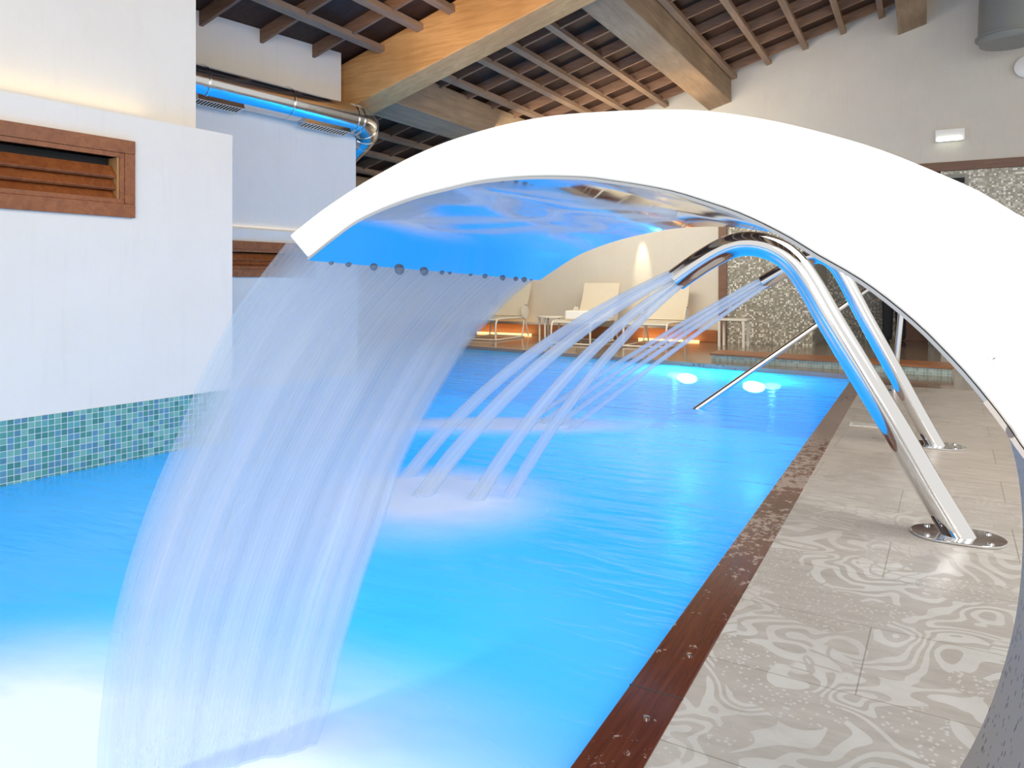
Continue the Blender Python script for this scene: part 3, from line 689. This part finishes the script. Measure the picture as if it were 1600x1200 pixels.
# ---------------------------------------------------------------- steel jet pipes
def pipe(name, pix, y0, rad, base_px, label):
    pts = [at_y(a, b, y0) for a, b in pix]; y_ = y0
    base = at_z(base_px[0], base_px[1], .012); base.y = y0
    r = empty(name, (base.x, y0, 0)); tag(r, label, 'pool jet pipe'); o = Vector((base.x, y0, 0))
    d_e = (base-pts[-2]).normalized(); pts[-1] = base; pts.append(base+d_e*.09); pts = smooth_path([p-o for p in pts], 8)
    bm = bmesh.new(); ring = tube(bm, pts, rad, 40, False)
    # rolled-in mouth
    t = (pts[0]-pts[1]).normalized(); tube(bm, [pts[0], pts[0]+t*.0, pts[0]-t*.02, pts[0]-t*.12], [rad, rad*.93, rad*.91, rad*.90], 40, False)
    link('pipe', bm, M['steel'], r)
    bm = bmesh.new(); disc(bm, pts[0]-t*.1, t, rad*.9, .004, 32); link('nozzle_plate', bm, M['dark'], r)
    # oblong base plate with holes
    bm = bmesh.new(); n = 40; L2, r2 = .065, .115
    po = []
    for k in range(n):
        a = 2*PI*k/n; po.append((math.cos(a)*r2+(L2 if math.cos(a) > 0 else -L2), math.sin(a)*r2))
    prism(bm, po, .001, .012); link('base_plate', bm, M['steel'], r, bevel=.003)
    for k in (-1, 1):
        for q in (-1, 1):
            bm = bmesh.new(); tube(bm, [(k*.115, q*.07, .012), (k*.115, q*.07, .017), (k*.115, q*.07, .019)], [.012,.012,.008], 16); link('bolt', bm, M['steel'], r)
    return r, pts[0]+o, t
pr1 = pipe('jet_pipe', [(1057,437),(1100,407),(1140,386),(1175,381),(1210,390),(1240,411),(1266,447),(1300,506),(1340,573),(1400,672),(1450,758),(1497,838)], 3.70, .060, (1497,838), 'thick polished steel jet pipe nearest the arch, bolted to the deck')
pr2 = pipe('jet_pipe', [(1192,442),(1235,417),(1262,403),(1285,401),(1302,411),(1318,433),(1353,500),(1400,585),(1430,640),(1461,697)], 5.67, .054, (1461,697), 'polished steel jet pipe standing behind the thicker nearer one')
def jet(p0, mid, p1, r0, r1, label, grp):
    pts = []
    for i in range(25):
        t = i/24; pts.append(p0*(1-t)**2 + mid*2*t*(1-t) + p1*t*t)
    bm = bmesh.new(); tube(bm, pts, [r0+(r1-r0)*i/24 for i in range(25)], 16, False)
    tag(link('water_jet', bm, M['jet']), label, 'water jet', grp)
def jmid(p0, p1, mpx):   # control point so that the middle of the arc passes through the pixel
    y = (p0.y+p1.y)/2; m_ = at_y(mpx[0], mpx[1], y); return m_*2 - (p0+p1)/2
n0, t0 = pr1[1], pr1[2]
side = Vector((0,1,0)); upn = t0.cross(side).normalized()
if upn.z < 0: upn = -upn
for k, (mpx, lpx, o_, s_, rr0, rr1, wd_) in enumerate((((808,570), (630,755), .040, .02, .017, .030, 'leftmost, highest'),
        ((838,575), (650,790), .018, -.02, .017, .034, 'second from left'),
        ((893,580), (735,795), -.018, .02, .016, .030, 'third from left'),
        ((925,585), (788,790), -.042, -.01, .014, .024, 'rightmost, lowest'))):
    q0 = n0 - t0*.05 + upn*o_*.75 + side*s_; q1 = at_z(lpx[0], lpx[1], WZ)
    jet(q0, jmid(q0, q1, mpx), q1, rr0*1.3, rr1*1.4, wd_+' of the four water jets from the thick near pipe', 'jets from the near pipe')
n0, t0 = pr2[1], pr2[2]; upn = t0.cross(side).normalized()
if upn.z < 0: upn = -upn
for k, (mpx, lpx, o_, s_, wd_) in enumerate((((1030,528), (815,665), .034, .015, 'topmost'), ((1040,532), (835,668), .014, -.015, 'second from top'),
        ((1048,537), (860,672), -.010, .015, 'third from top'), ((1062,541), (885,676), -.034, -.01, 'lowest'))):
    q0 = n0 - t0*.05 + upn*o_*.9 + side*s_; q1 = at_z(lpx[0], lpx[1], WZ)
    jet(q0, jmid(q0, q1, mpx), q1, .014, .022, wd_+' of the thin water jets from the rear pipe', 'jets from the rear pipe')

# foam patches
def foam(cx, cy, rx, ry, rot, label, h=.02):
    bm = bmesh.new(); uv = bm.loops.layers.uv.verify(); n = 24; g = []
    for i in range(n+1):
        row = []
        for j in range(n+1):
            a, b = i/n*2-1, j/n*2-1; rr_ = min(1, math.hypot(a, b)); row.append(bm.verts.new((a*rx, b*ry, h*(1-rr_*rr_)+.004)))
        g.append(row)
    for i in range(n):
        for j in range(n):
            f = bm.faces.new((g[i][j], g[i+1][j], g[i+1][j+1], g[i][j+1])); f.smooth = True
            for l, (a, b) in zip(f.loops, ((i, j), (i+1, j), (i+1, j+1), (i, j+1))): l[uv].uv = (a/n, b/n)
    o = link('foam', bm, M['foam']); o.location = (cx, cy, WZ); o.rotation_euler.z = rot
    tag(o, label, 'foam', kind='stuff')
foam(-1.65, .90, 1.55, 1.0, .25, 'white foam where the wide waterfall hits the pool', .05)
q = at_z(675, 785, WZ); foam(q.x, q.y, .85, .85, TH, 'white foam where the near pipe jets hit the pool', .05)
q = at_z(790, 668, WZ); foam(q.x, q.y, 1.6, .5, TH, 'pale foam where the rear pipe jets hit the pool', .03)

# ---------------------------------------------------------------- handrail
r = empty('pool_handrail', (-.24, 8.28, 0)); o = Vector(r.location); tag(r, 'slim steel handrail sloping from a deck post down into the pool', 'handrail')
a = at_z(1090, 638, WZ); base = at_z(1397, 612, 0); r.location = base; o = base.copy()
top = CP + ray(1413, 412)*((base-CP).dot(F))
a2 = a + (a-top).normalized()*.5
bm = bmesh.new(); tube(bm, smooth_path([a2-o, a-o, (a*.5+top*.5)-o, top-(top-a).normalized()*.12-o, top-o-Vector((0,0,.015)), top-o+Vector((0,0,-.12))], 6), .026, 20); link('rail', bm, M['steel'], r)
bm = bmesh.new(); tube(bm, [top-o+Vector((0,0,-.1)), Vector((0,0,.005))], .027, 20); link('post', bm, M['steel'], r)
bm = bmesh.new(); disc(bm, (0,0,.008), (0,0,1), .06, .012, 24); link('flange', bm, M['steel'], r)

# deck plate
q = at_z(1366, 666, 0)
bm = bmesh.new(); box(bm, -.17, .17, -.07, .07, .0005, .006); o = tag(link('deck_plate', bm, M['frame'], bevel=.002), 'small pale rectangular cover plate set in the deck beside the pipes', 'cover plate'); o.location = (q.x, q.y, 0)
bm = bmesh.new(); box(bm, -.15, .15, -.05, .05, .0062, .0072); link('inset', bm, M['stone'], o)

# ---------------------------------------------------------------- loungers
def rodpath(pts, rad, name, mat, par, sub=6):
    bm = bmesh.new(); tube(bm, smooth_path(pts, sub) if sub else pts, rad, 12); return link(name, bm, mat, par)
def lounger(label, loc):
    r = empty('sun_lounger', loc); tag(r, label, 'sun lounger', 'white loungers along the cream wall')
    w = .37
    for s in (-w, w):   # side rail bending down into front leg, floor runner, and a rear leg
        rodpath([(s,.0,.02),(s,.0,.24),(s,.04,.37),(s,.16,.405),(s,.7,.40),(s,1.15,.40)], .017, 'side_rail', M['frame'], r)
        rodpath([(s,.0,.02),(s,.5,.02),(s,1.1,.02)], .015, 'runner', M['frame'], r, 0)
        rodpath([(s,1.02,.02),(s,1.08,.22),(s,1.12,.40)], .015, 'leg', M['frame'], r)
        rodpath([(s,1.30,.02),(s,1.22,.2),(s,1.15,.40)], .015, 'leg', M['frame'], r)
    rodpath([(-w,0,.022),(w,0,.022)], .015, 'cross_bar', M['frame'], r, 0)
    rodpath([(-w,.06,.385),(w,.06,.385)], .017, 'cross_bar', M['frame'], r, 0)
    rodpath([(-w,1.1,.02),(w,1.1,.02)], .013, 'cross_bar', M['frame'], r, 0)
    bm = bmesh.new(); prof_ = smooth_path([(0,.05,.40),(0,.3,.40),(0,.7,.385),(0,1.10,.40)], 5)
    for p_, q_ in zip(prof_, prof_[1:]):
        vs = [bm.verts.new(c) for c in ((-w+.02,p_.y,p_.z+.012),(w-.02,p_.y,p_.z+.012),(w-.02,q_.y,q_.z+.012),(-w+.02,q_.y,q_.z+.012))]; bm.faces.new(vs)
    bmesh.ops.remove_doubles(bm, verts=bm.verts, dist=1e-4)
    o = link('seat', bm, M['sling'], r); m_ = o.modifiers.new('s', 'SOLIDIFY'); m_.thickness = .012
    bm = bmesh.new(); prof_ = smooth_path([(0,1.12,.41),(0,1.25,.60),(0,1.36,.80),(0,1.44,1.02),(0,1.47,1.06)], 5)
    for p_, q_ in zip(prof_, prof_[1:]):
        vs = [bm.verts.new(c) for c in ((-w+.01,p_.y,p_.z),(w-.01,p_.y,p_.z),(w-.01,q_.y,q_.z),(-w+.01,q_.y,q_.z))]; bm.faces.new(vs)
    bmesh.ops.remove_doubles(bm, verts=bm.verts, dist=1e-4)
    o = link('backrest', bm, M['sling'], r); m_ = o.modifiers.new('s', 'SOLIDIFY'); m_.thickness = .022
    for s in (-w-.02, w+.02):      # round side hinge covers with dark rim
        bm = bmesh.new(); disc(bm, (s,1.12,.50), (1,0,0), .135, .022, 28); h = link('hinge_disc', bm, M['frame'], r)
        bm = bmesh.new(); pts = [(s,1.12+.14*math.sin(a_),.50+.14*math.cos(a_)) for a_ in [math.radians(k) for k in range(0, 140, 10)]]; tube(bm, pts, .008, 8); link('hinge_rim', bm, M['rubber'], h)
    return r
lounger('white lounger left of the small round side table, mostly behind the waterfall', (-7.25, 11.72, 0))
lounger('middle white lounger with a folded towel, seen behind the water jets', (-5.32, 11.62, 0))
lounger('white lounger nearest the brown wall post and rectangular side table', (-4.02, 11.72, 0))
bm = bmesh.new(); box(bm, -.27, .27, -.13, .13, 0, .16)
o = link('folded_towel', bm, M['towel'], bevel=.03); o.location = (-5.28, 12.0, .425); o.modifiers['bevel'].segments = 4
tag(o, 'folded white towel lying on the middle lounger', 'towel')
# side tables
c = at_z(845, 534, 0)
r = empty('side_table', (c.x+.1, c.y+.05, 0)); tag(r, 'small white side table with round top between two loungers', 'side table', 'side tables')
bm = bmesh.new(); disc(bm, (.08,0,.46), (0,0,1), .25, .022, 32); link('tabletop', bm, M['frame'], r, bevel=.004)
for a, b in ((-.1,-.1),(.04,-.16),(.2,.1),(-.05,.15)):
    bm = bmesh.new(); tube(bm, [(a,b,0),(a,b,.45)], .018, 12); link('leg', bm, M['frame'], r)
c = at_z(1142, 543, 0)
r = empty('side_table', (c.x, c.y+.2, 0)); tag(r, 'white side table with straight legs in front of the pearl mosaic', 'side table', 'side tables')
bm = bmesh.new(); box(bm, -.26, .26, -.2, .2, .445, .475); link('tabletop', bm, M['frame'], r, bevel=.006)
for a in (-.2, .2):
    for b in (-.17, .17):
        bm = bmesh.new(); box(bm, a-.02, a+.02, b-.02, b+.02, 0, .445); link('leg', bm, M['frame'], r, bevel=.003)

# ---------------------------------------------------------------- person standing in the passage
def skin_mesh(name, verts, edges, rads, mat, par, root=0, lv=2):
    me = bpy.data.meshes.new(name); me.from_pydata(verts, edges, []); o = bpy.data.objects.new(name, me); C.objects.link(o); o.parent = par
    m_ = o.modifiers.new('skin', 'SKIN'); m_.use_smooth_shade = True
    for i, rr_ in enumerate(rads):
        me.skin_vertices[0].data[i].radius = (rr_, rr_) if not isinstance(rr_, tuple) else rr_
    me.skin_vertices[0].data[root].use_root = True
    s_ = o.modifiers.new('sub', 'SUBSURF'); s_.levels = lv; s_.render_levels = lv; me.materials.append(mat); return o
px_, py_ = xf(1397, 14.3), 14.3
man = empty('person', (px_, py_, 0), .15); tag(man, 'person in black trousers and shoes standing in the passage behind the arch', 'person')
# body: pelvis root, torso, neck, head, arms
V = [(0,0,.95),(0,0,1.15),(0,0,1.38),(0,0,1.50),(0,-.01,1.58),(0,-.01,1.68),
     (.09,0,.90),(.095,-.01,.50),(.10,.02,.09),(-.09,0,.90),(-.095,-.01,.50),(-.10,.02,.09),
     (.17,0,1.42),(.24,.02,1.16),(.25,-.05,.92),(-.17,0,1.42),(-.24,.02,1.16),(-.25,-.05,.92)]
E = [(0,1),(1,2),(2,3),(3,4),(4,5),(0,6),(6,7),(7,8),(0,9),(9,10),(10,11),(2,12),(12,13),(13,14),(2,15),(15,16),(16,17)]
Rr = [(.15,.11),(.14,.10),(.17,.11),.06,.055,(.075,.095),.09,.06,.04,.09,.06,.04,.06,.045,.028,.06,.045,.028]
skin_mesh('body', V, E, Rr, M['skin'], man)
bm = bmesh.new(); bmesh.ops.create_uvsphere(bm, u_segments=24, v_segments=16, radius=.1)
for v in bm.verts: v.co = Vector((v.co.x*.78, v.co.y*.98, v.co.z*1.22+1.70))
for v in bm.verts:
    if v.co.y < -.07 and abs(v.co.x) < .018 and 1.66 < v.co.z < 1.71: v.co.y -= .02
link('head', bm, M['skin'], man, True)
bm = bmesh.new(); bmesh.ops.create_uvsphere(bm, u_segments=24, v_segments=16, radius=.106)
for v in list(bm.verts):
    if v.co.z < -.01 and v.co.y < .0: bm.verts.remove(v)
for v in bm.verts: v.co = Vector((v.co.x*.80, v.co.y*.98+.008, v.co.z*1.22+1.715))
link('hair', bm, M['hair'], man, True)
skin_mesh('shirt', [(0,0,.92),(0,0,1.15),(0,0,1.40),(0,0,1.50),(.18,0,1.42),(.245,.02,1.17),(-.18,0,1.42),(-.245,.02,1.17)], [(0,1),(1,2),(2,3),(2,4),(4,5),(2,6),(6,7)],
          [(.165,.13),(.155,.12),(.185,.125),.065,.075,.06,.075,.06], M['shirt'], man)
skin_mesh('trousers', [(0,0,1.0),(.09,0,.88),(.10,-.01,.50),(.105,.02,.07),(-.09,0,.88),(-.10,-.01,.50),(-.105,.02,.07)], [(0,1),(1,2),(2,3),(0,4),(4,5),(5,6)],
          [(.165,.125),.115,.09,.085,.115,.09,.085], M['fabric'], man)
for s in (-1, 1):
    skin_mesh('shoe', [(s*.105,.06,.045),(s*.11,-.04,.045),(s*.125,-.14,.035),(s*.13,-.19,.03)], [(0,1),(1,2),(2,3)], [(.042,.045),(.045,.045),(.048,.035),(.035,.028)], M['shoe'], man)
    for f_, (dx_, ln_) in enumerate(((-.024,.07),(-.008,.078),(.008,.075),(.024,.06))):
        b_ = Vector((s*.25, -.06, .84)); skin_mesh('finger', [(b_.x, b_.y+dx_, b_.z+.02), (b_.x-s*.004, b_.y+dx_, b_.z-ln_*.5), (b_.x-s*.018, b_.y+dx_, b_.z-ln_)], [(0,1),(1,2)], [.009,.008,.007], M['skin'], man, 0, 1)
    skin_mesh('palm', [(s*.25,-.055,.92),(s*.25,-.06,.85)], [(0,1)], [(.022,.026),(.016,.034)], M['skin'], man, 0, 2)
    skin_mesh('thumb', [(s*.25,-.08,.89),(s*.24,-.105,.86),(s*.235,-.11,.83)], [(0,1),(1,2)], [.010,.009,.008], M['skin'], man, 0, 1)
